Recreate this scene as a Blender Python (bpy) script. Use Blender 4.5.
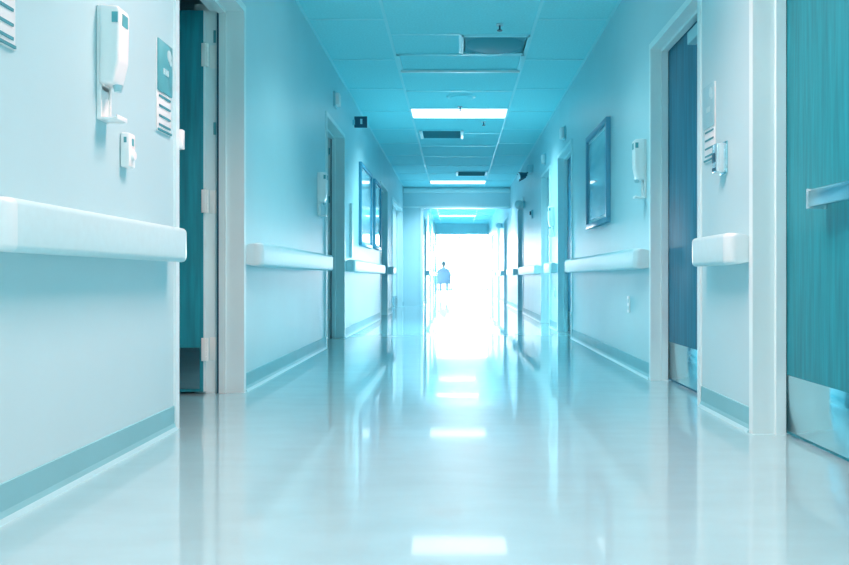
import bpy, bmesh, math, random
from mathutils import Vector, Matrix
random.seed(7)
for o in list(bpy.data.objects): bpy.data.objects.remove(o)
SC = bpy.context.scene
COL = SC.collection

# ---------------------------------------------------------------- camera, world, exposure
F, VPX, VPY, W, H = 820.0, 456.0, 278.0, 849.0, 565.0
cam = bpy.data.cameras.new('camera'); camo = bpy.data.objects.new('camera', cam); COL.objects.link(camo)
cam.sensor_width = 36; cam.lens = F/W*36
cam.shift_x = -(VPX-W/2)/W; cam.shift_y = (VPY-H/2)/W
cam.clip_end = 200
camo.location = (0, 0, 0.65); camo.rotation_euler = (math.radians(90), 0, 0)
SC.camera = camo
SC.view_settings.view_transform = 'Standard'; SC.view_settings.look = 'None'
SC.view_settings.gamma = 1; SC.view_settings.use_curve_mapping = False
SC.view_settings.exposure = 0.0
wd = bpy.data.worlds.new('sky'); SC.world = wd; wd.use_nodes = True
bg = wd.node_tree.nodes['Background']; bg.inputs[0].default_value = (.80, .93, 1, 1); bg.inputs[1].default_value = 5.0
LAMP_W, LAMP_COL = 32, (2.1, .93, .79)          # ceiling lamps around the camera
MID_W, MID_COL = 19, (.72, 1.0, 1.03)              # the one between the first door frames
END_COL = (.98, 1.0, 1.12)
FAR_W, FAR_COL = 66, (.66, 1.0, 1.06)             # ceiling lamps further down the corridor
WINDOW_W = 1600      # daylight entering through the glazed lobby wall
def area(name, loc, rot, sx, sy, power, color, spread=180, parent=None):
    l = bpy.data.lights.new(name, 'AREA'); l.shape = 'RECTANGLE'; l.size = sx; l.size_y = sy
    l.energy = power; l.color = color; l.spread = math.radians(spread)
    o = bpy.data.objects.new(name, l); COL.objects.link(o); o.location = loc; o.rotation_euler = rot
    if parent: o.parent = parent
    return o
area('daylight', (0, 45.6, 1.6), (math.radians(-90), 0, 0), 8.5, 2.7, WINDOW_W, (1.0, 1.0, 1.02))

# ---------------------------------------------------------------- materials
def mat(name, col, rough=.5, metal=0, coat=0, bump=0, bscale=40, mottle=0, mscale=3, emit=0, ior=1.5, stretch=(1,1,1), coat_rough=.05, bdist=.01):
    m = bpy.data.materials.new(name); m.use_nodes = True
    nt = m.node_tree; b = nt.nodes['Principled BSDF']
    b.inputs['Base Color'].default_value = (*col, 1); b.inputs['Roughness'].default_value = rough
    b.inputs['Metallic'].default_value = metal; b.inputs['IOR'].default_value = ior
    b.inputs['Coat Weight'].default_value = coat; b.inputs['Coat Roughness'].default_value = coat_rough
    if emit:
        b.inputs['Emission Color'].default_value = (*col, 1); b.inputs['Emission Strength'].default_value = emit
    if mottle or bump:
        tc = nt.nodes.new('ShaderNodeTexCoord'); mp = nt.nodes.new('ShaderNodeMapping')
        mp.inputs['Scale'].default_value = stretch
        nt.links.new(tc.outputs['Object'], mp.inputs[0])
    if mottle:
        n = nt.nodes.new('ShaderNodeTexNoise'); n.inputs['Scale'].default_value = mscale; n.inputs['Detail'].default_value = 5
        nt.links.new(mp.outputs[0], n.inputs[0])
        r = nt.nodes.new('ShaderNodeValToRGB')
        r.color_ramp.elements[0].position = .3; r.color_ramp.elements[1].position = .7
        r.color_ramp.elements[0].color = (*[c*(1-mottle) for c in col], 1)
        r.color_ramp.elements[1].color = (*[min(1, c*(1+mottle)) for c in col], 1)
        nt.links.new(n.outputs[0], r.inputs[0]); nt.links.new(r.outputs[0], b.inputs['Base Color'])
    if bump:
        n2 = nt.nodes.new('ShaderNodeTexNoise'); n2.inputs['Scale'].default_value = bscale; n2.inputs['Detail'].default_value = 2
        nt.links.new(mp.outputs[0], n2.inputs[0])
        bp = nt.nodes.new('ShaderNodeBump'); bp.inputs['Strength'].default_value = bump; bp.inputs['Distance'].default_value = bdist
        nt.links.new(n2.outputs[0], bp.inputs['Height']); nt.links.new(bp.outputs[0], b.inputs['Normal'])
        if coat: nt.links.new(bp.outputs[0], b.inputs['Coat Normal'])
    return m
M = {
 'wall':    mat('wall_paint', (.44,.77,.84), .38, mottle=.03, mscale=1.5, bump=.05, bscale=250),
 'base':    mat('vinyl_base', (.20,.56,.64), .42, mottle=.04, ior=1.25),
 'toe':     mat('vinyl_toe', (.32,.68,.76), .42, ior=1.25),
 'ceil':    mat('ceiling_tile', (.30,.86,.94), .8, mottle=.05, mscale=60, bump=.2, bscale=180),
 'grid':    mat('grid_metal', (.34,.88,.96), .4),
 'floor':   mat('polished_floor', (.28,.58,.65), .30, coat=1, coat_rough=.045, mottle=.05, mscale=7, bump=.10, bscale=1.6, bdist=.006, ior=1.5, stretch=(.55,1.3,1)),
 'frame':   mat('frame_paint', (.66,.95,1.0), .30, mottle=.02),
 'wood':    mat('teal_wood', (.006,.30,.38), .55, mottle=.20, mscale=5, stretch=(9,9,.55), bump=.08, bscale=30),
 'wood2':   mat('dark_wood', (.012,.19,.30), .50, mottle=.25, mscale=5, stretch=(9,9,.5)),
 'steel':   mat('brushed_steel', (.48,.74,.80), .22, metal=1, mottle=.05, mscale=8, stretch=(1,1,30)),
 'chrome':  mat('chrome', (.80,.93,.96), .22, metal=.8),
 'hinge':   mat('satin_hinge', (.80,1.0,1.0), .35),
 'kick':    mat('polished_steel', (.42,.74,.80), .09, metal=1),
 'rail':    mat('rail_vinyl', (.46,.80,.86), .35, mottle=.02, mscale=30),
 'cap':     mat('rail_cap', (.58,.86,.91), .30),
 'white':   mat('white_plastic', (.82,.97,.99), .30),
 'grey':    mat('grey_plastic', (.32,.66,.74), .35),
 'teal':    mat('sign_teal', (.10,.45,.52), .35),
 'dark':    mat('dark_teal', (.012,.10,.16), .4),
 'slot':    mat('slot_teal', (.05,.33,.40), .6),  # matte teal of sign slots, vent slats and round diffuser
 'frame_b': mat('picture_frame', (.09,.36,.52), .35),
 'off':     mat('unlit_lens', (.30,.70,.80), .25),
 'lamp':    mat('lit_lens', (.93,.99,1.0), .3, emit=2.0),
 'rubber':  mat('rubber', (.02,.06,.08), .6),
 'cloth':   mat('lilac_cloth', (.72,.66,.84), .9, mottle=.1, mscale=20),
 'trouser': mat('trouser_cloth', (.10,.20,.30), .9),
 'skin':    mat('skin', (.60,.42,.36), .55),
 'hair':    mat('grey_hair', (.30,.32,.36), .8),
 'pave':    mat('pale_paving', (.80,.88,.90), .8, mottle=.06, mscale=4),
}
g = bpy.data.materials.new('clear_glass'); g.use_nodes = True
gb = g.node_tree.nodes['Principled BSDF']; gb.inputs['Base Color'].default_value = (.95,1,1,1)
gb.inputs['Transmission Weight'].default_value = 1; gb.inputs['Roughness'].default_value = 0; gb.inputs['IOR'].default_value = 1.02
M['glass'] = g
def art_mat(name, cols, sc):
    m = bpy.data.materials.new(name); m.use_nodes = True; nt = m.node_tree; b = nt.nodes['Principled BSDF']
    tc = nt.nodes.new('ShaderNodeTexCoord'); mp = nt.nodes.new('ShaderNodeMapping'); mp.inputs['Scale'].default_value = (1,.5,2.2)
    n = nt.nodes.new('ShaderNodeTexNoise'); n.inputs['Scale'].default_value = sc; r = nt.nodes.new('ShaderNodeValToRGB')
    e = r.color_ramp.elements; e[0].position=.35; e[0].color=(*cols[0],1); e[1].position=.65; e[1].color=(*cols[1],1)
    nt.links.new(tc.outputs['Object'], mp.inputs[0]); nt.links.new(mp.outputs[0], n.inputs[0])
    nt.links.new(n.outputs[0], r.inputs[0]); nt.links.new(r.outputs[0], b.inputs['Base Color'])
    b.inputs['Roughness'].default_value=.3; b.inputs['Coat Weight'].default_value=1; b.inputs['Coat Roughness'].default_value=.03
    return m
M['art1'] = art_mat('print_blue', ((.10,.45,.60),(.35,.75,.85)), 2.2)
M['art2'] = art_mat('print_pale', ((.22,.58,.72),(.50,.82,.90)), 2.6)

# ---------------------------------------------------------------- mesh helpers
def bx(bm, x0, x1, y0, y1, z0, z1, bev=0, seg=2):
    x0,x1 = sorted((x0,x1)); y0,y1 = sorted((y0,y1)); z0,z1 = sorted((z0,z1))
    r = bmesh.ops.create_cube(bm, size=1)
    vs = r['verts']
    for v in vs:
        v.co = Vector(((x0+x1)/2+v.co.x*(x1-x0), (y0+y1)/2+v.co.y*(y1-y0), (z0+z1)/2+v.co.z*(z1-z0)))
    if bev:
        es = list({e for v in vs for e in v.link_edges})
        bmesh.ops.bevel(bm, geom=es, offset=bev, segments=seg, affect='EDGES', profile=.5)
def cyl(bm, p, q, r, n=14, r2=None):
    p, q = Vector(p), Vector(q); d = q-p
    rot = d.to_track_quat('Z','Y').to_matrix().to_4x4()
    bmesh.ops.create_cone(bm, cap_ends=True, segments=n, radius1=r, radius2=r if r2 is None else r2, depth=d.length,
                          matrix=Matrix.Translation((p+q)/2) @ rot)
def prism(bm, prof, y0, y1, bev=0):      # profile of (x, z) extruded along y
    a = [bm.verts.new((x, y0, z)) for x, z in prof]; b = [bm.verts.new((x, y1, z)) for x, z in prof]
    n = len(prof); fs = [bm.faces.new(a), bm.faces.new(b[::-1])]
    for i in range(n): fs.append(bm.faces.new((a[i], b[i], b[(i+1)%n], a[(i+1)%n])))
    bmesh.ops.recalc_face_normals(bm, faces=fs)
    if bev:
        es = list({e for f in fs for e in f.edges})
        bmesh.ops.bevel(bm, geom=es, offset=bev, segments=3, affect='EDGES', profile=.5)
def obj(name, bm, m, parent=None, smooth=False):
    me = bpy.data.meshes.new(name); bmesh.ops.recalc_face_normals(bm, faces=bm.faces[:])
    bm.to_mesh(me); bm.free(); me.materials.append(M[m])
    if smooth:
        for p in me.polygons: p.use_smooth = True
        me.set_sharp_from_angle(angle=math.radians(35))
    o = bpy.data.objects.new(name, me); COL.objects.link(o)
    if parent: o.parent = parent
    return o
def box(name, m, c, parent=None, bev=0, smooth=None, kind=None):
    bm = bmesh.new(); bx(bm, *c, bev=bev)
    o = obj(name, bm, m, parent, bool(bev) if smooth is None else smooth)
    if kind: o['kind'] = kind
    return o
def struct(o): o['kind'] = 'structure'; return o
def thing(name, label, cat, loc=(0,0,0), group=None):
    o = bpy.data.objects.new(name, None); COL.objects.link(o); o.location = loc; o.empty_display_size = .1
    o['label'] = label; o['category'] = cat
    if group: o['group'] = group
    return o
def copy_tree(o, loc, label, group=None, rotz=None):
    c = o.copy(); COL.objects.link(c); c.location = loc; c['label'] = label
    if rotz is not None: c.rotation_euler = (0,0,rotz)
    if group: c['group'] = group
    def rec(src, dst):
        for ch in src.children:
            k = ch.copy(); COL.objects.link(k); k.parent = dst; rec(ch, k)
    rec(o, c); return c
def empty_struct(name, loc=(0,0,0)):
    o = bpy.data.objects.new(name, None); COL.objects.link(o); o.location = loc; o.empty_display_size = .1; o['kind'] = 'structure'; return o

# ---------------------------------------------------------------- dimensions
XL, XR, CZ = -1.21, 1.245, 2.74
XF = -.80                    # left wall beyond the header
YB, YH, YE, YW = -6.0, 18.8, 31.5, 46.0
TH = .17
DTL, DTR = 2.17, 2.11                    # door opening height
# doors: (near y, far y)
LD = [(3.54,4.65), (7.62,8.84), (13.1,14.4), (15.5,18.35)]
RD = [(2.15,3.42), (4.18,5.21), (8.80,9.95), (10.85,11.9), (15.2,16.4)]
LF = [(20.6,21.8), (24.6,25.8), (28.4,29.6)]
RF = [(19.9,21.1), (23.2,24.4), (27.0,28.2)]
def wall(name, xi, s, y0, y1, doors):     # s=-1: wall body goes to -x
    bm = bmesh.new(); y = y0; DT = DTL if s < 0 else DTR
    for a, b in doors:
        bx(bm, xi, xi+s*TH, y, a, 0, CZ+.05)
        bx(bm, xi, xi+s*TH, a, b, DT, CZ+.05)
        y = b
    bx(bm, xi, xi+s*TH, y, y1, 0, CZ+.05)
    return struct(obj(name, bm, 'wall'))
wall('wall_left', XL, -1, YB, YH, LD)
wall('wall_right', XR, 1, YB, YE, RD+RF)
wall('wall_left_far', XF, -1, YH+.15, YE, LF)
box('wall_back', 'wall', (-1.6, 1.6, YB-.1, YB, 0, CZ), kind='structure')
struct(box('wall_return', 'wall', (XL-TH, XF, YH, YH+.15, 0, 2.26)))
# floor
bm = bmesh.new(); bx(bm, -7.5, 7.5, YB-.2, 47, -.1, 0)
struct(obj('floor', bm, 'floor'))
bm = bmesh.new(); bx(bm, -40, 40, 47, 110, -.15, -.02)
struct(obj('ground', bm, 'pave'))
# baseboards
def baseboard(name, xi, s, y0, y1, doors):
    bm = bmesh.new(); tb = bmesh.new(); y = y0; segs = []
    for a, b in doors: segs.append((y, a-.03)); y = b+.03
    segs.append((y, y1))
    for a, b in segs:
        if b-a < .05: continue
        d = -s
        prism(bm, [(xi, .0), (xi+d*.012, .0), (xi+d*.012, .012), (xi+d*.006, .03), (xi+d*.005, .102), (xi, .104)], a, b)
        prism(tb, [(xi+d*.012, .0), (xi+d*.022, .0), (xi+d*.014, .012), (xi+d*.012, .014)], a, b)
    o = struct(obj(name, bm, 'base')); obj('toe', tb, 'toe', o)
baseboard('baseboard_left', XL, -1, YB, YH, LD)
baseboard('baseboard_right', XR, 1, YB, YE, RD+RF)
baseboard('baseboard_left_far', XF, -1, YH+.01, YE, LF)

# ---------------------------------------------------------------- ceiling: slab, grid bars, tiles
ceil = struct(box('ceiling', 'ceil', (-1.45, 1.45, YB, YE, CZ+.06, CZ+.16)))
GL, GR = -.57, .65
fix_rows = [(-2.6,'on'), (.2,'on'), (2.76,'on'), (5.20,'on'), (7.64,'off'), (10.08,'on'), (17.55,'on'), (23.3,'on'), (27.2,'on')]
diff_cells = []; tiles = {}
def tile(x0, x1, y0, y1):
    k = (round(x1-x0,3), round(y1-y0,3))
    if k not in tiles:
        bm = bmesh.new(); w, l = k; bx(bm, -w/2, w/2, -l/2, l/2, 0, .015)
        me = bpy.data.meshes.new('ceiling_tile'); bm.to_mesh(me); bm.free(); me.materials.append(M['ceil']); tiles[k] = me
    o = bpy.data.objects.new('ceiling_tile', tiles[k]); COL.objects.link(o); o.parent = ceil
    o.location = ((x0+x1)/2, (y0+y1)/2, CZ)
def fixed(y):     # centre-bay cells taken by a lamp
    for f, s in fix_rows:
        if abs(y-f) < .3: return True
    return False
g_ = .012
ys = []; y = 7.64-.61*22
while y < YE-.01:
    ys.append(y); y += .61
ncell = 0
# centre bay cuts = lamp edges plus even division between them
cuts = [YB]
for f, s in fix_rows:
    gap = f-cuts[-1]; n = max(1, round(gap/1.22)) if gap > .3 else 1
    b0 = cuts[-1]
    for k in range(1, n+1): cuts.append(b0+gap*k/n)
    cuts.append(f+.61)
def add_cuts(lst, end):
    b0 = lst[-1]; gap = end-b0; n = max(1, round(gap/1.22))
    for k in range(1, n+1): lst.append(b0+gap*k/n)
add_cuts(cuts, YE)
vent_cells = [(7.03, 7.64)]
cuts = sorted(set([round(c,3) for c in cuts]+[7.03]))
cuts = [c for i, c in enumerate(cuts) if i == 0 or c-cuts[i-1] > .05]
bars = []
for a, b in zip(cuts, cuts[1:]):
    bars.append((GL, GR, b, 'x'))
    if any(abs(a-f) < .02 for f, s in fix_rows): continue
    if abs(a-7.03) < .02:
        tile(GL+g_, .04-g_, a+g_, b-g_); bars.append((.04, None, a, b)); continue
    tile(GL+g_, GR-g_, a+g_, b-g_)
y = 6.62-1.22*10
side = []
while y < YE:
    if y > YB: side.append(y)
    y += 1.22
side = [YB]+side+[YE]
for a, b in zip(side, side[1:]):
    if a >= YH: xl = XF
    else: xl = XL
    tile(xl+.02, GL-g_, a+g_, b-g_) if xl < GL-.1 else None
    tile(GR+g_, XR-.02, a+g_, b-g_)
    bars.append((XL, GL, b, 'x')); bars.append((GR, XR, b, 'x'))
for b in bars:
    if b[3] == 'x': box('grid_bar', 'grid', (b[0], b[1], b[2]-g_, b[2]+g_, CZ-.006, CZ+.014), ceil)
    else: box('grid_bar', 'grid', (b[0]-g_, b[0]+g_, b[2], b[3], CZ-.006, CZ+.014), ceil)
for x in (GL, GR): box('grid_bar', 'grid', (x-g_, x+g_, YB, YE, CZ-.0065, CZ+.014), ceil)
for x0, y0, y1 in ((XL, YB, YH), (XR-.022, YB, YE), (XF, YH, YE)):
    box('wall_angle', 'grid', (x0, x0+.022, y0, y1, CZ-.005, CZ+.01), ceil)

# header beam at the end of the first corridor
hd = struct(box('wall_header', 'wall', (XL, XR, YH-.003, YH+.35, 2.26, CZ+.05)))
box('crown', 'frame', (XL, XR, YH-.035, YH, 2.60, 2.70), hd, bev=.01)
box('lower_trim', 'frame', (XL, XR, YH-.02, YH, 2.255, 2.30), hd, bev=.006)
struct(box('trim_1', 'frame', (XF-.02, XF+.045, YH-.02, YH+.05, 0, 2.255), bev=.005))
struct(box('wall_header_far', 'wall', (XF, XR, YE, YE+.2, 2.33, CZ+.25)))

# ---------------------------------------------------------------- ceiling lights
def ceiling_light(y, on, label, lampw):
    t = thing('ceiling_light', label, 'ceiling light', ((GL+GR)/2, y+.305, CZ))
    w, l = .598, .292
    bm = bmesh.new()
    for c in ((-w, w, -l, -l+.025), (-w, w, l-.025, l), (-w, -w+.03, -l, l), (w-.03, w, -l, l)):
        bx(bm, *c, -.008 if on else -.012, .03)
    obj('frame', bm, 'grid', t)
    bm = bmesh.new(); bx(bm, -w+.005, w-.005, -l+.01, l-.01, -.009 if on else .002, .02)
    obj('diffuser', bm, 'lamp' if on else 'ceil', t)
    bm = bmesh.new(); bx(bm, -w, w, -l, l, .03, .055)
    obj('housing', bm, 'grid', t)
    if not on: box('lower_lip', 'white', (-w, w, l-.03, l+.004, -.030, -.012), t, bev=.002)
    if on:
        area('lamp', (0,0,-.014), (0,0,0), 1.1, .5, lampw, LAMP_COL if y < 5 else MID_COL if y < 6 else FAR_COL if y < 15 else END_COL, 122 if y < 5 else 108 if y < 6 else 128, t)
    return t
fx_labels = {7.64:'unlit recessed ceiling light with louvre, nearest one in view',
 10.08:'large glowing rectangular ceiling light beyond the unlit one',
 17.55:'glowing ceiling light just before the wall header',
 23.3:'glowing ceiling light beyond the header, nearer of the two there',
 27.2:'farthest glowing ceiling light, close to the bright end opening',
 -2.6:'ceiling light behind the camera, far one', .2:'ceiling light directly over the camera', 5.20:'ceiling light between the two nearest door frames, just above the picture edge', 2.76:'ceiling light above the left handrail, out of the frame'}
for f, s in fix_rows:
    ceiling_light(f, s != 'off', fx_labels[f], LAMP_W*3.2 if f < 0 else LAMP_W*.92 if f < 5 else MID_W if f < 6 else FAR_W if f < 11 else FAR_W*.8 if f < 20 else FAR_W*1.5)

# ceiling vents and small ceiling devices
def vent(x0, x1, y0, y1, label, n, rnd=False):
    t = thing('ceiling_vent', label, 'vent', ((x0+x1)/2, (y0+y1)/2, CZ)); w, l = (x1-x0)/2, (y1-y0)/2
    bm = bmesh.new()
    for c in ((-w, w, -l, -l+.03), (-w, w, l-.03, l), (-w, -w+.018, -l, l), (w-.018, w, -l, l)): bx(bm, *c, -.015, .012)
    obj('frame', bm, 'grid', t)
    if not rnd:
        for q in (-1, 1): box('end_plate', 'white', (q*w-.02, q*w+.02, -l, l, -.03, -.015), t, bev=.003)
    if rnd:
        bm = bmesh.new(); bx(bm, -w+.03, w-.03, -l+.03, l-.03, -.002, .01); obj('plate', bm, 'slot', t)
        bm = bmesh.new(); cyl(bm, (0,0,-.03), (0,0,-.004), .20, 32, .26); obj('diffuser_disc', bm, 'slot', t, True)
    else:
        box('backing', 'dark', (-w+.03, w-.03, -l+.03, l-.03, -.012, .0), t)
        for k in range(n):
            yy = -l+.05+(2*l-.1)*k/(n-1)
            box('slat', 'slot', (-w+.03, w-.03, yy-.006, yy+.006, -.026, -.012), t)
    return t
vent(.05, .64, 7.04, 7.63, 'square ceiling vent with round diffuser beside the unlit light', 0, True)
vent(-.50, .09, 11.55, 12.15, 'slatted ceiling vent just beyond the large glowing light', 7)
vent(.02, .60, 16.0, 16.6, 'slatted ceiling vent before the farther glowing light', 7)
def sprinkler(x, y, label):
    t = thing('sprinkler_head', label, 'sprinkler', (x, y, CZ), 'ceiling sprinklers')
    bm = bmesh.new(); cyl(bm, (0,0,-.012), (0,0,.0), .03, 20); obj('escutcheon', bm, 'grey', t, True)
    bm = bmesh.new(); cyl(bm, (0,0,-.05), (0,0,-.01), .008, 10); obj('stem', bm, 'dark', t, True)
    bm = bmesh.new(); cyl(bm, (0,0,-.056), (0,0,-.05), .022, 16); obj('deflector', bm, 'dark', t, True)
sprinkler(.36, 6.75, 'small sprinkler head in the ceiling nearest the viewer')
sprinkler(.05, 9.98, 'small sprinkler head at the near edge of the large glowing light')
sprinkler(.37, 10.95, 'small sprinkler head right behind the large glowing light')
t = thing('ceiling_speaker', 'round pale speaker grille in the ceiling before the large glowing light', 'speaker', (.06, 9.45, CZ))
bm = bmesh.new(); cyl(bm, (0,0,-.012), (0,0,.0), .16, 36, .17); obj('rim', bm, 'grid', t, True)
bm = bmesh.new(); cyl(bm, (0,0,-.018), (0,0,-.012), .135, 36); obj('grille', bm, 'ceil', t, True)

# ---------------------------------------------------------------- doors
dn = [0]
def door(xi, s, a, b, mode='closed', leafx=.14, wood='wood2', hinge_far=True, handle=None, depth=TH, double=False):
    dn[0] += 1; DT = DTL if s < 0 else DTR
    r = empty_struct('door_%d' % dn[0], (xi, a, 0))
    d = depth; e = .003
    def X(v): return s*v       # into the wall
    wdt = b-a; J = .0
    bm = bmesh.new()
    # casing on the corridor side, jambs and head with a stop
    for (y0, y1) in ((-.03, .0), (wdt, wdt+.03)): bx(bm, X(-.012), X(.02), y0, y1, 0, DT+.03)
    bx(bm, X(-.012), X(.02), 0, wdt, DT, DT+.03)
    obj('casing', bm, 'frame', r)
    bm = bmesh.new(); jt = .012
    bx(bm, X(-.012), X(d+.01), 0, jt, 0, DT); bx(bm, X(-.012), X(d+.01), wdt-jt, wdt, 0, DT)
    bx(bm, X(-.012), X(d+.01), jt, wdt-jt, DT-jt, DT)
    obj('jamb', bm, 'frame', r)
    bm = bmesh.new(); s0, s1 = leafx-.045, leafx-.004
    bx(bm, X(s0), X(s1), jt, jt+.016, 0, DT-jt); bx(bm, X(s0), X(s1), wdt-jt-.016, wdt-jt, 0, DT-jt)
    bx(bm, X(s0), X(s1), jt+.016, wdt-jt-.016, DT-jt-.016, DT-jt)
    obj('stop', bm, 'frame', r)
    if mode == 'closed':
        parts = [(jt+.002, wdt-jt-.002)] if not double else [(jt+.002, wdt/2-.002), (wdt/2+.002, wdt-jt-.002)]
        for (u, v) in parts:
            lf = box('door_leaf', wood, (X(leafx), X(leafx+.045), u, v, .008, DT-jt-.003), r, bev=.002)
            box('kick_plate', 'kick', (X(leafx-.003), X(leafx), u+.02, v-.02, .02, .25), lf, bev=.001)
            if handle == 'lever':
                bm = bmesh.new(); yy = u+.07
                cyl(bm, (X(leafx-.012),yy,1.0), (X(leafx),yy,1.0), .03, 16); cyl(bm, (X(leafx-.05),yy,1.0), (X(leafx-.01),yy,1.0), .01, 10)
                bx(bm, X(leafx-.062), X(leafx-.045), yy-.01, yy+.11, .99, 1.01, bev=.004)
                obj('handle', bm, 'chrome', lf, True)
        return r
    # open into the room, hung on the far jamb, leaf square to the corridor
    bm = bmesh.new(); bx(bm, X(d+.010), X(d+.10), wdt-.012, wdt+.03, 0, DT+.03); bx(bm, X(d+.015), X(d+.05), -.05, 0, 0, DT+.03)
    obj('back_casing', bm, 'frame', r)
    lx = d+.035
    lf = box('door_leaf', wood, (X(lx), X(lx+1.08), wdt-.058, wdt-.014, .012, DT-.02), r, bev=.002)
    box('leaf_edge', 'frame', (X(lx-.002), X(lx), wdt-.057, wdt-.015, .012, DT-.02), lf)
    bm = bmesh.new(); bx(bm, X(lx+.02), X(lx+1.06), wdt-.061, wdt-.058, .03, .26); obj('kick_plate', bm, 'steel', lf)
    bm = bmesh.new(); cyl(bm, (X(lx+1.01),wdt-.07,1.0), (X(lx+1.01),wdt-.058,1.0), .03, 16); bx(bm, X(lx+.90), X(lx+1.02), wdt-.11, wdt-.095, .99, 1.01, bev=.004)
    cyl(bm, (X(lx+1.01),wdt-.105,1.0), (X(lx+1.01),wdt-.06,1.0), .01, 10); obj('handle', bm, 'chrome', lf, True)
    for zc in (.25, 1.08, 1.90):
        h = bmesh.new()
        bx(h, X(d-.045), X(d+.012), wdt-.0165, wdt-.012, zc-.065, zc+.065, bev=.002)
        bx(h, X(d+.020), X(lx+.010), wdt-.064, wdt-.059, zc-.065, zc+.065, bev=.002)
        for q in range(5): cyl(h, (X(d+.018), wdt-.05, zc-.065+q*.026+.001), (X(d+.018), wdt-.05, zc-.065+q*.026+.025), .0095, 12)
        obj('hinge', h, 'hinge', r, True)
    bm = bmesh.new(); bx(bm, X(s0), X(s0+.02), 0.012, .03, .98, 1.10); obj('strike_plate', bm, 'chrome', r)
    for zz in (1.46, 1.98): box('jamb_plate', 'teal', (X(leafx+.012), X(leafx+.026), wdt-jt-.004, wdt-jt, zz, zz+.07), r)
    # dark seal line on the far jamb
    bm = bmesh.new(); bx(bm, X(s1-.004), X(s1+.006), wdt-jt-.019, wdt-jt-.0155, 0, DT-jt); obj('seal', bm, 'dark', r)
    return r
D1 = door(XL, -1, *LD[0], mode='open', leafx=.135, wood='wood')
D2 = door(XL, -1, *LD[1], mode='open', leafx=.135, wood='wood2')
door(XL, -1, *LD[2], leafx=.10, handle='lever')
door(XL, -1, *LD[3], leafx=.12, wood='frame', double=True)
N1 = door(XR, 1, *RD[0], leafx=.125, wood='wood')
door(XR, 1, *RD[1], leafx=.10)
door(XR, 1, *RD[2], leafx=.11, handle='lever')
door(XR, 1, *RD[3], leafx=.11, handle='lever')
door(XR, 1, *RD[4], leafx=.11)
for a in LF: door(XF, -1, *a, leafx=.10)
for a in RF: door(XR, 1, *a, leafx=.10)
# near right door: flat push bar
lf = [c for c in N1.children if c.name.startswith('door_leaf')][0]
hb = box('push_bar', 'steel', (.125-.075, .125-.045, .12, .87, .91, .975), lf, bev=.006)
box('end_bracket', 'chrome', (.125-.075, .125, .87, .885, .905, .98), hb, bev=.003)
box('end_bracket', 'chrome', (.125-.075, .125, .105, .12, .905, .98), hb, bev=.003)
# door closer on the first right door
lf = [o for o in bpy.data.objects if o.name == 'door_6'][0]
leaf6 = [c for c in lf.children if c.name.startswith('door_leaf')][0]
box('closer', 'grey', (.10-.055, .10-.002, .10, .40, 1.95, 2.02), leaf6, bev=.006)

# rooms behind the two open doors (closed shells so that no sky leaks in)
for k, (a, b) in enumerate(LD[:2]):
    y0, y1 = a-1.2, b+1.0; x0 = XL-TH-3.2
    bm = bmesh.new()
    bx(bm, x0-.1, x0, y0, y1, 0, 2.75); bx(bm, x0-.1, XL-TH, y0-.1, y0, 0, 2.75); bx(bm, x0-.1, XL-TH, y1, y1+.1, 0, 2.75)
    bx(bm, x0-.1, XL-TH, y0-.1, y1+.1, 2.75, 2.85)
    struct(obj('wall_room_%d' % (k+1), bm, 'wall'))

# ---------------------------------------------------------------- handrails
def handrail(xi, s, a, b, z0, z1, label, ea=True, eb=True):
    P = .10
    t = thing('handrail', label, 'handrail', (xi, (a+b)/2, 0), 'wall handrails'); h = (b-a)/2
    d = -s; c = .055
    def prof(o=0): 
        r = .02
        pts = [(0,z0+.012), (.03,z0+.006)]
        for k in range(4): an = -math.pi/2+k*math.pi/6; pts.append((P-r+o+r*math.cos(an), z0+r+r*math.sin(an)))
        for k in range(4): an = k*math.pi/6; pts.append((P-r+o+r*math.cos(an), z1-r+r*math.sin(an)))
        pts += [(.03,z1-.006), (0,z1-.02)]
        return [(d*x, z) for x, z in pts]
    bm = bmesh.new(); prism(bm, prof(), -h+c, h-c); obj('rail', bm, 'rail', t, True)
    for sg in (-1, 1):      # rounded return caps
        bm = bmesh.new(); rows = []; n = 7
        base = prof(.001)
        for k in range(n):
            f = k/(n-1); an = f*math.pi/2
            yy = sg*(h-c+c*math.sin(an)); sc = 1 if k == 0 else (1-(1-math.cos(an))*.42)
            zc = (z0+z1)/2; zs = 1-(.10*(1-math.cos(an)))
            rows.append([bm.verts.new((x*sc, yy, zc+(z-zc)*zs)) for x, z in base])
        m_ = len(base)
        for r0, r1 in zip(rows, rows[1:]):
            for i in range(m_): bm.faces.new((r0[i], r0[(i+1)%m_], r1[(i+1)%m_], r1[i]))
        bm.faces.new(rows[0]); bm.faces.new(rows[-1])
        obj('end_cap', bm, 'cap', t, True)
    return t
ZL, ZR = (.715,.855), (.705,.843)
handrail(XL, -1, 2.02, 3.42, *ZL, 'pale handrail nearest on the left wall, under the sanitizer dispenser')
handrail(XL, -1, 4.69, 7.45, *ZL, 'long pale handrail on the left wall between the two open doors')
handrail(XL, -1, 8.98, 12.95, *ZL, 'pale handrail on the left wall under the two framed pictures')
handrail(XL, -1, 14.55, 15.35, *ZL, 'short pale handrail on the left wall beyond the two framed pictures')
handrail(XR, 1, 3.46, 4.02, *ZR, 'short pale handrail on the right wall under the chrome card reader')
handrail(XR, 1, 5.25, 8.68, *ZR, 'long pale handrail on the right wall under the framed picture')
handrail(XR, 1, 10.03, 10.77, *ZR, 'short pale handrail on the right wall under a dispenser, between two doorways')
handrail(XR, 1, 12.0, 15.1, *ZR, 'pale handrail on the right wall under the twin emergency lamps')
handrail(XR, 1, 16.55, 18.7, *ZR, 'pale handrail on the right wall just before the header')
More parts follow.
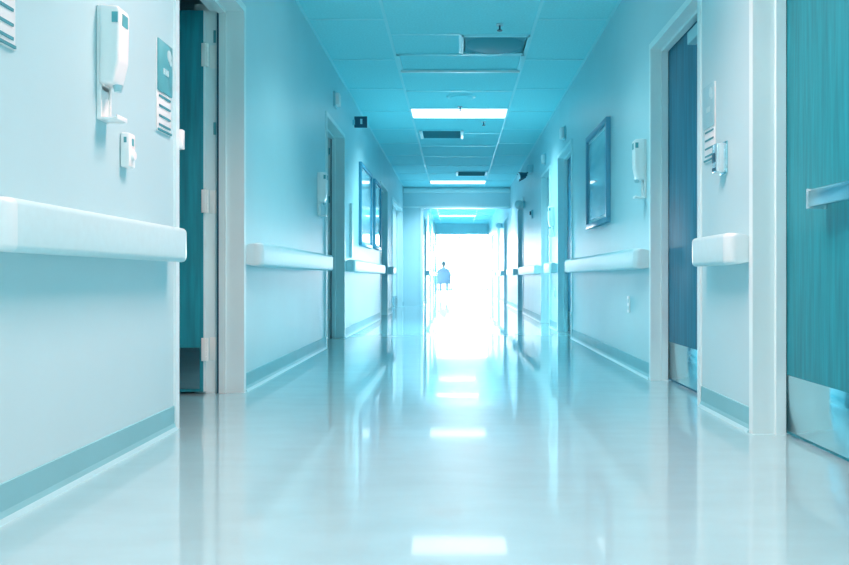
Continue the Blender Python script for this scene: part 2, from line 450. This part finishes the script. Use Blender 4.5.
handrail(XR, 1, 21.2, 23.1, *ZR, 'far handrail on the right wall, first beyond the header')
handrail(XR, 1, 24.5, 26.9, *ZR, 'far handrail on the right wall, second beyond the header')
handrail(XR, 1, 28.3, 31.3, *ZR, 'farthest handrail on the right wall')
handrail(XF, -1, 21.9, 24.5, *ZL, 'far handrail on the left wall, first beyond the header')
handrail(XF, -1, 25.9, 28.3, *ZL, 'far handrail on the left wall, second beyond the header')
handrail(XF, -1, 29.7, 31.4, *ZL, 'farthest handrail on the left wall')

# ---------------------------------------------------------------- sanitizer dispensers (x outwards from wall, rotate 180 for right wall)
def dispenser(loc, rotz, label):
    t = thing('sanitizer_dispenser', label, 'dispenser', loc, 'wall sanitizer dispensers'); t.rotation_euler = (0,0,rotz)
    bm = bmesh.new(); bx(bm, 0, .010, -.043, .043, .10, .385, bev=.004); obj('back_plate', bm, 'white', t, True)
    bm = bmesh.new()
    prism(bm, [(.008,.12), (.056,.12), (.064,.15), (.076,.20), (.080,.365), (.074,.383), (.008,.388)], -.045, .045, bev=.010)
    body = obj('body', bm, 'white', t, True)
    for q in (-1, 1): box('level_window', 'teal', (.054, .074, q*.0445, q*.0475, .325, .36), body)
    box('lock_plate', 'teal', (.0785, .0812, -.022, .022, .32, .36), body)
    bm = bmesh.new(); cyl(bm, (.056,0,.100), (.056,0,.122), .012, 14, .018); obj('nozzle', bm, 'grey', t, True)
    bm = bmesh.new(); bx(bm, 0, .010, -.042, .042, 0, .12, bev=.003); bx(bm, .009, .016, -.042, -.034, .0, .12); bx(bm, .009, .016, .034, .042, 0, .12)
    obj('bracket', bm, 'white', t, True)
    bm = bmesh.new(); bx(bm, .005, .072, -.042, .042, 0, .008, bev=.003); bx(bm, .065, .072, -.042, .042, .004, .016, bev=.002)
    obj('drip_tray', bm, 'white', t, True)
    return t
dp = dispenser((XL, 2.80, 1.185), 0, 'large white sanitizer dispenser on the near left wall above the handrail')
copy_tree(dp, (XL, 7.20, 1.19), 'white sanitizer dispenser on the left wall beside the second open door')
copy_tree(dp, (XR, 5.40, 1.175), 'white sanitizer dispenser on the right wall between framed picture and door frame', rotz=math.pi)
copy_tree(dp, (XR, 10.4, 1.175), 'small far white sanitizer dispenser on the right wall between two doorways', rotz=math.pi)

t = thing('wall_sensor', 'small white wall device below and right of the large dispenser', 'wall device', (XL, 2.98, 1.05), None)
bm = bmesh.new(); bx(bm, 0, .035, -.03, .03, 0, .125, bev=.008); obj('body', bm, 'white', t, True)
bm = bmesh.new()
bx(bm, .034, .037, -.008, .008, .08, .105); obj('indicator', bm, 'teal', t)
box('side_indicator', 'teal', (.015, .025, -.0315, -.029, .088, .108), t)
bm = bmesh.new(); cyl(bm, (.034,0,.045), (.044,0,.045), .022, 18, .016); obj('lens', bm, 'white', t, True)

# ---------------------------------------------------------------- room signs
def room_sign(loc, rotz, label, m='teal'):
    t = thing('room_sign', label, 'sign', loc, 'room signs'); t.rotation_euler = (0,0,rotz)
    w = .082
    box('back_plate', 'white', (0, .006, -w, w, 0, .375), t, bev=.002)
    p = box('upper_panel', m, (.006, .012, -w, w, .165, .375), t, bev=.002)
    bm = bmesh.new(); cyl(bm, (.012,.040,.330), (.014,.040,.330), .024, 20); cyl(bm, (.012,.055,.305), (.014,.055,.305), .013, 14); obj('emblem', bm, 'rail', p)
    bm = bmesh.new()                         # unreadable raised characters, three small blocks
    for q in (-.022, 0, .022): bx(bm, .012, .0145, q-.008, q+.008, .24, .265)
    obj('raised_characters', bm, 'rail', p)
    for k, z in enumerate((.025, .062, .103, .143)):
        box('slot', 'slot', (.006, .0095, -w+.02, w-.015, z, z+.008), t)
    box('lower_lip', 'slot', (.006, .011, -w+.005, w-.005, .004, .012), t)
    return t
rs = room_sign((XL, 2.16, 1.27), 0, 'room sign cut by the left edge of the photo')
copy_tree(rs, (XL, 3.385, 1.245), 'room sign with teal upper panel beside the first open door')
room_sign((XR, 4.01, 1.22), math.pi, 'room sign on the right wall above the chrome card reader', 'grey')

t = thing('card_reader', 'chrome card reader box below the room sign on the right wall', 'card reader', (XR, 3.80, 1.13))
bm = bmesh.new(); bx(bm, -.008, 0, -.05, .05, 0, .15, bev=.003); obj('back_plate', bm, 'steel', t, True)
bm = bmesh.new(); bx(bm, -.048, -.006, -.036, .036, .008, .142, bev=.006); obj('body', bm, 'chrome', t, True)
bm = bmesh.new(); bx(bm, -.050, -.047, -.015, .03, .055, .10, bev=.001); obj('reader_window', bm, 'dark', t, True)
box('card_slot', 'dark', (-.050, -.047, -.02, .03, .015, .03), t)

# ---------------------------------------------------------------- pictures
def picture(xi, s, a, b, z0, z1, art, label):
    t = thing('framed_picture', label, 'picture', (xi, (a+b)/2, z0), 'framed wall pictures'); d = -s; h = (b-a)/2; H_ = z1-z0; fw = .045
    bm = bmesh.new()
    for c in ((-h, h, 0, fw), (-h, h, H_-fw, H_), (-h, -h+fw, fw, H_-fw), (h-fw, h, fw, H_-fw)): bx(bm, 0, d*.038, *c, bev=.002)
    obj('frame', bm, 'frame_b', t, True)
    box('mat_board', 'rail', (d*.002, d*.016, -h+fw-.005, h-fw+.005, fw-.005, H_-fw+.005), t)
    box('print', art, (d*.016, d*.020, -h+fw+.03, h-fw-.03, fw+.03, H_-fw-.03), t)
    return t
picture(XR, 1, 6.60, 7.64, 1.10, 1.95, 'art1', 'dark framed picture on the right wall with glossy blue print')
picture(XL, -1, 10.2, 11.5, 1.06, 2.10, 'art2', 'nearer of the two dark framed pictures on the left wall')
picture(XL, -1, 11.95, 12.90, 1.08, 2.10, 'art2', 'farther of the two dark framed pictures on the left wall')

# ---------------------------------------------------------------- small wall items
def dome(xi, s, y, z, label):
    t = thing('corridor_signal_light', label, 'signal light', (xi, y, z), 'signal lights above doors'); d = -s
    box('base', 'grey', (0, d*.02, -.075, .075, -.075, .075), t, bev=.004)
    for q in (-.035, .035): box('lens', 'white', (d*.02, d*.06, q-.026, q+.026, -.06, .06), t, bev=.008)
dome(XL, -1, 8.15, 2.42, 'small box signal light above the second open door on the left')
dome(XR, 1, 9.35, 2.30, 'small paired signal light above the nearer far doorway on the right wall')
dome(XR, 1, 11.4, 2.30, 'small square signal light above the farther doorway on the right wall')
t = thing('projecting_sign', 'small dark projecting sign high on the left wall past the second door', 'sign', (XL, 9.6, 2.41))
box('arm', 'steel', (0, .03, -.02, .02, .03, .09), t); 
pl = box('plate', 'dark', (.02, .17, -.012, .012, 0, .13), t, bev=.003)
box('pale_mark', 'rail', (.09, .115, -.015, -.0115, .04, .10), pl)
t = thing('emergency_light', 'twin headed emergency lamps high on the right wall', 'emergency light', (XR, 13.4, 2.36))
bm = bmesh.new(); bx(bm, -.09, 0, -.16, .16, 0, .12, bev=.01); obj('housing', bm, 'grey', t, True)
for q in (-.12, .12):
    bm = bmesh.new(); cyl(bm, (-.10,q,-.03), (-.22,q-.02,-.06), .03, 16, .065); cyl(bm, (-.06,q,.03), (-.11,q,-.03), .012, 10); hd_ = obj('lamp_head', bm, 'dark', t, True)
    bm = bmesh.new(); cyl(bm, (-.218,q-.02,-.0595), (-.224,q-.021,-.061), .055, 16); obj('lens', bm, 'chrome', hd_, True)
t = thing('alarm_strobe', 'small dark wall alarm on the far right wall below the emergency lamps', 'alarm', (XR, 13.3, 1.62))
box('base', 'grey', (-.03, 0, -.07, .07, 0, .13), t, bev=.004); box('lens', 'dark', (-.05, -.03, -.04, .04, .05, .11), t, bev=.004)
t = thing('wall_lamp', 'white globe fitting beside the far right doorway before the header', 'wall light', (XR, 14.9, 1.98))
bm = bmesh.new(); bx(bm, -.03, 0, -.06, .06, -.07, .07, bev=.006); obj('base', bm, 'grey', t, True)
bm = bmesh.new(); bmesh.ops.create_uvsphere(bm, u_segments=20, v_segments=12, radius=.085, matrix=Matrix.Translation((-.10,0,0))); obj('globe', bm, 'white', t, True)
t2 = copy_tree(t, (XR, 22.0, 2.05), 'white globe fitting on the far right wall beyond the header')
def outlet(y, z, label):
    t = thing('wall_outlet', label, 'outlet', (XR, y, z), 'wall outlets')
    p = box('plate', 'white', (-.006, 0, -.036, .036, -.06, .06), t, bev=.002)
    for q in (-.025, .025): 
        bm = bmesh.new(); cyl(bm, (-.009,0,q), (-.005,0,q), .017, 16); f = obj('socket', bm, 'rail', p)
outlet(5.90, .46, 'white outlet on the right wall below the long handrail')
outlet(10.35, .46, 'white outlet on the far right wall between two doorways')
t = thing('wall_strip', 'tall narrow white strip on the left wall before the pictures', 'wall strip', (XL, 9.36, .88))
bm = bmesh.new(); bx(bm, 0, .03, -.03, .03, 0, .62, bev=.006); obj('body', bm, 'white', t, True)
t = thing('door_holder', 'tiny white catch on the edge of the near left wall', 'door catch', (XL-.02, 3.54, 1.21))
bm = bmesh.new(); bx(bm, 0, .045, .013, .045, 0, .085, bev=.004); bx(bm, .0, .02, .0, .02, .01, .07, bev=.002); obj('body', bm, 'white', t, True)
for nm, xx, yy in (('trim_2', XF, YE),):
    struct(box('trim_2', 'frame', (XF-.05, XF+.04, YE-.02, YE+.22, 0, 2.33), bev=.005))
    struct(box('trim_3', 'frame', (XR-.04, XR+.05, YE-.02, YE+.22, 0, 2.33), bev=.005))

# ---------------------------------------------------------------- lobby at the end with a glazed wall
LX0, LX1, LZ = -5.0, 5.4, 2.95
bm = bmesh.new(); bx(bm, LX0-.15, LX0, YE, YW, 0, LZ); struct(obj('wall_lobby_left', bm, 'wall'))
bm = bmesh.new(); bx(bm, LX1, LX1+.15, YE, YW, 0, LZ); struct(obj('wall_lobby_right', bm, 'wall'))
bm = bmesh.new(); bx(bm, LX0, XF-TH, YE, YE+.15, 0, LZ); bx(bm, XR+TH, LX1, YE, YE+.15, 0, LZ); struct(obj('wall_lobby_near', bm, 'wall'))
bm = bmesh.new(); bx(bm, LX0, LX1, YE, YW+.1, LZ, LZ+.1); struct(obj('ceiling_lobby', bm, 'frame'))
wn = empty_struct('window_1', (0, YW, 0))
bm = bmesh.new(); n = 8
for k in range(n+1):
    x = LX0+(LX1-LX0)*k/n; bx(bm, x-.03, x+.03, -.04, .04, 0, LZ)
for z in (0, LZ-.06): bx(bm, LX0, LX1, -.04, .04, z, z+.06)
obj('mullions', bm, 'frame', wn)
for k in range(n):
    x0 = LX0+(LX1-LX0)*k/n; x1 = LX0+(LX1-LX0)*(k+1)/n
    box('pane', 'glass', (x0+.03, x1-.03, -.004, .004, .06, LZ-.06), wn)

# ---------------------------------------------------------------- person in a wheelchair, seen from behind
PX, PY = -.49, 32.6
t = thing('wheelchair', 'wheelchair with lilac back under the seated person at the bright corridor end', 'wheelchair', (PX, PY, 0))
for s in (-1, 1):
    bm = bmesh.new(); n = 36
    ring = bmesh.ops.create_circle(bm, segments=8, radius=.014, matrix=Matrix.Translation((s*.30, .29, .31)))['verts']
    edges = list({e for v in ring for e in v.link_edges})
    geom = ring+edges
    bmesh.ops.spin(bm, geom=geom, cent=(s*.30, 0, .31), axis=(1,0,0), dvec=(0,0,0), angle=2*math.pi, steps=n, use_merge=True)
    w = obj('wheel', bm, 'rubber', t, True)
    bm = bmesh.new()
    for k in range(12):
        a = k*math.pi/6; cyl(bm, (s*.30,0,.31), (s*.30, .28*math.cos(a), .31+.28*math.sin(a)), .003, 5)
    cyl(bm, (s*.27,0,.31), (s*.33,0,.31), .03, 12); obj('spokes', bm, 'chrome', w)
    bm = bmesh.new(); cyl(bm, (s*.22-.015,.42,.09), (s*.22+.015,.42,.09), .09, 18); obj('caster', bm, 'rubber', t, True)
bm = bmesh.new()
for s in (-1, 1):
    cyl(bm, (s*.23,-.20,.30), (s*.23,-.24,.95), .012, 8); cyl(bm, (s*.23,-.24,.95), (s*.23,-.36,.94), .015, 8)
    cyl(bm, (s*.23,-.20,.46), (s*.23,.26,.46), .012, 8); cyl(bm, (s*.23,.26,.46), (s*.22,.50,.12), .012, 8)
    cyl(bm, (s*.23,-.20,.30), (s*.23,.42,.28), .012, 8); cyl(bm, (s*.22,.42,.28), (s*.22,.42,.10), .012, 8)
    cyl(bm, (s*.26,-.21,.68), (s*.26,.16,.68), .010, 8); cyl(bm, (s*.26,.16,.68), (s*.25,.18,.46), .010, 8)
obj('chair_frame', bm, 'chrome', t, True)
bm = bmesh.new(); bx(bm, -.22, .22, -.20, .24, .455, .49, bev=.01); obj('seat', bm, 'cloth', t, True)
bm = bmesh.new(); bx(bm, -.27, .27, -.245, -.215, .42, .90, bev=.01); obj('backrest', bm, 'cloth', t, True)
for s in (-1, 1):
    box('armrest', 'rubber', (s*.26-.03, s*.26+.03, -.14, .14, .68, .705), t, bev=.01)
    box('footrest', 'rubber', (s*.13-.07, s*.13+.07, .42, .60, .10, .115), t, bev=.004)

person = thing('person', 'person in lilac top seated in the wheelchair, seen from behind', 'person', (PX, PY, 0))
def skinned(name, verts, edges, m, parent, root=0, sub=1):
    me = bpy.data.meshes.new(name); me.from_pydata([v[:3] for v in verts], edges, []); me.materials.append(M[m])
    o = bpy.data.objects.new(name, me); COL.objects.link(o); o.parent = parent
    md = o.modifiers.new('skin', 'SKIN'); md.use_smooth_shade = True
    for i, v in enumerate(verts):
        sv = me.skin_vertices[0].data[i]; sv.radius = (v[3], v[4] if len(v) > 4 else v[3]); sv.use_root = (i == root)
    o.modifiers.new('sub', 'SUBSURF').levels = sub; o.modifiers['sub'].render_levels = sub
    return o
V = [(0,-.06,.56,.15,.12), (0,-.09,.72,.135,.10), (0,-.09,.88,.16,.10), (0,-.06,1.00,.09,.07), (0,-.03,1.06,.055,.055), (0,-.02,1.12,.05,.05)]
E = [(0,1),(1,2),(2,3),(3,4),(4,5)]
for s in (-1, 1):
    b = len(V)
    V += [(s*.17,-.07,.95,.06), (s*.235,-.08,.86,.048), (s*.26,-.08,.74,.042), (s*.25,.08,.735,.034), (s*.24,.17,.735,.024), (s*.235,.22,.73,.035,.018)]
    E += [(3,b)]+[(b+i,b+i+1) for i in range(5)]
    for q in range(5):
        c = len(V); off = (q-2)*.017*(1)
        if q == 0: V += [(s*.235-s*.035,.215,.728,.011), (s*.235-s*.05,.245,.72,.009)]; E += [(b+4,c),(c,c+1)]
        else:
            L = (.07,.08,.075,.055)[q-1]; x = s*.235+(q-2.5)*.019*s
            V += [(x,.25,.725,.010), (x,.25+L*.6,.712,.009), (x,.25+L*.85,.695,.008)]; E += [(b+5,c),(c,c+1),(c+1,c+2)]
    b = len(V)
    V += [(s*.10,.02,.545,.085), (s*.12,.28,.56,.07), (s*.13,.44,.54,.058), (s*.13,.47,.32,.048), (s*.13,.46,.17,.038), (s*.13,.52,.145,.038,.03), (s*.13,.60,.135,.03,.02)]
    E += [(0,b)]+[(b+i,b+i+1) for i in range(6)]
body = skinned('body', V, E, 'cloth', person)
bm = bmesh.new(); bmesh.ops.create_uvsphere(bm, u_segments=24, v_segments=16, radius=1)
for v in bm.verts:
    x, y, z = v.co
    jaw = 1-.25*max(0,-z)*(1 if y > 0 else .5)
    nose = .018*math.exp(-((x/.18)**2+((z+.15)/.22)**2)) if y > .5 else 0
    eye = -.010*math.exp(-(((abs(x)-.35)/.18)**2+((z-.05)/.14)**2)) if y > .4 else 0
    v.co = (x*.075*jaw, -.0+y*.095+nose+eye, z*.115)
for s in (-1, 1): bmesh.ops.create_uvsphere(bm, u_segments=10, v_segments=8, radius=.02, matrix=Matrix.Translation((s*.076,0,-.005)) @ Matrix.Diagonal((.5,1,1.5,1)))
hdm = obj('head', bm, 'skin', person, True); hdm.location = (0,-.01,1.20)
bm = bmesh.new(); bmesh.ops.create_uvsphere(bm, u_segments=24, v_segments=16, radius=1)
bmesh.ops.delete(bm, geom=[v for v in bm.verts if v.co.z < -.35 or (v.co.y > .55 and v.co.z < .45)], context='VERTS')
for v in bm.verts: v.co = (v.co.x*.083, v.co.y*.103-.008, v.co.z*.122+.006)
hr = obj('hair', bm, 'hair', person, True); hr.location = (0,-.01,1.20)


# fill lights added out of view in the lobby to brighten the seated person
for x, y, w_ in ((-2.6,35,'left hand'), (.2,35,'middle'), (3.0,35,'right hand')):
    t = thing('lobby_fill_light', w_+' fill light added out of view in the lobby beyond the corridor end', 'ceiling light', (x, y, LZ), 'lobby fill lights')
    box('frame', 'grid', (-.6, .6, -.3, .3, -.02, 0), t); box('diffuser', 'lamp', (-.56, .56, -.26, .26, -.026, -.02), t)
    area('lamp', (0,0,-.03), (0,0,0), 1.1, .5, 70, (1,1,1), 170, t)
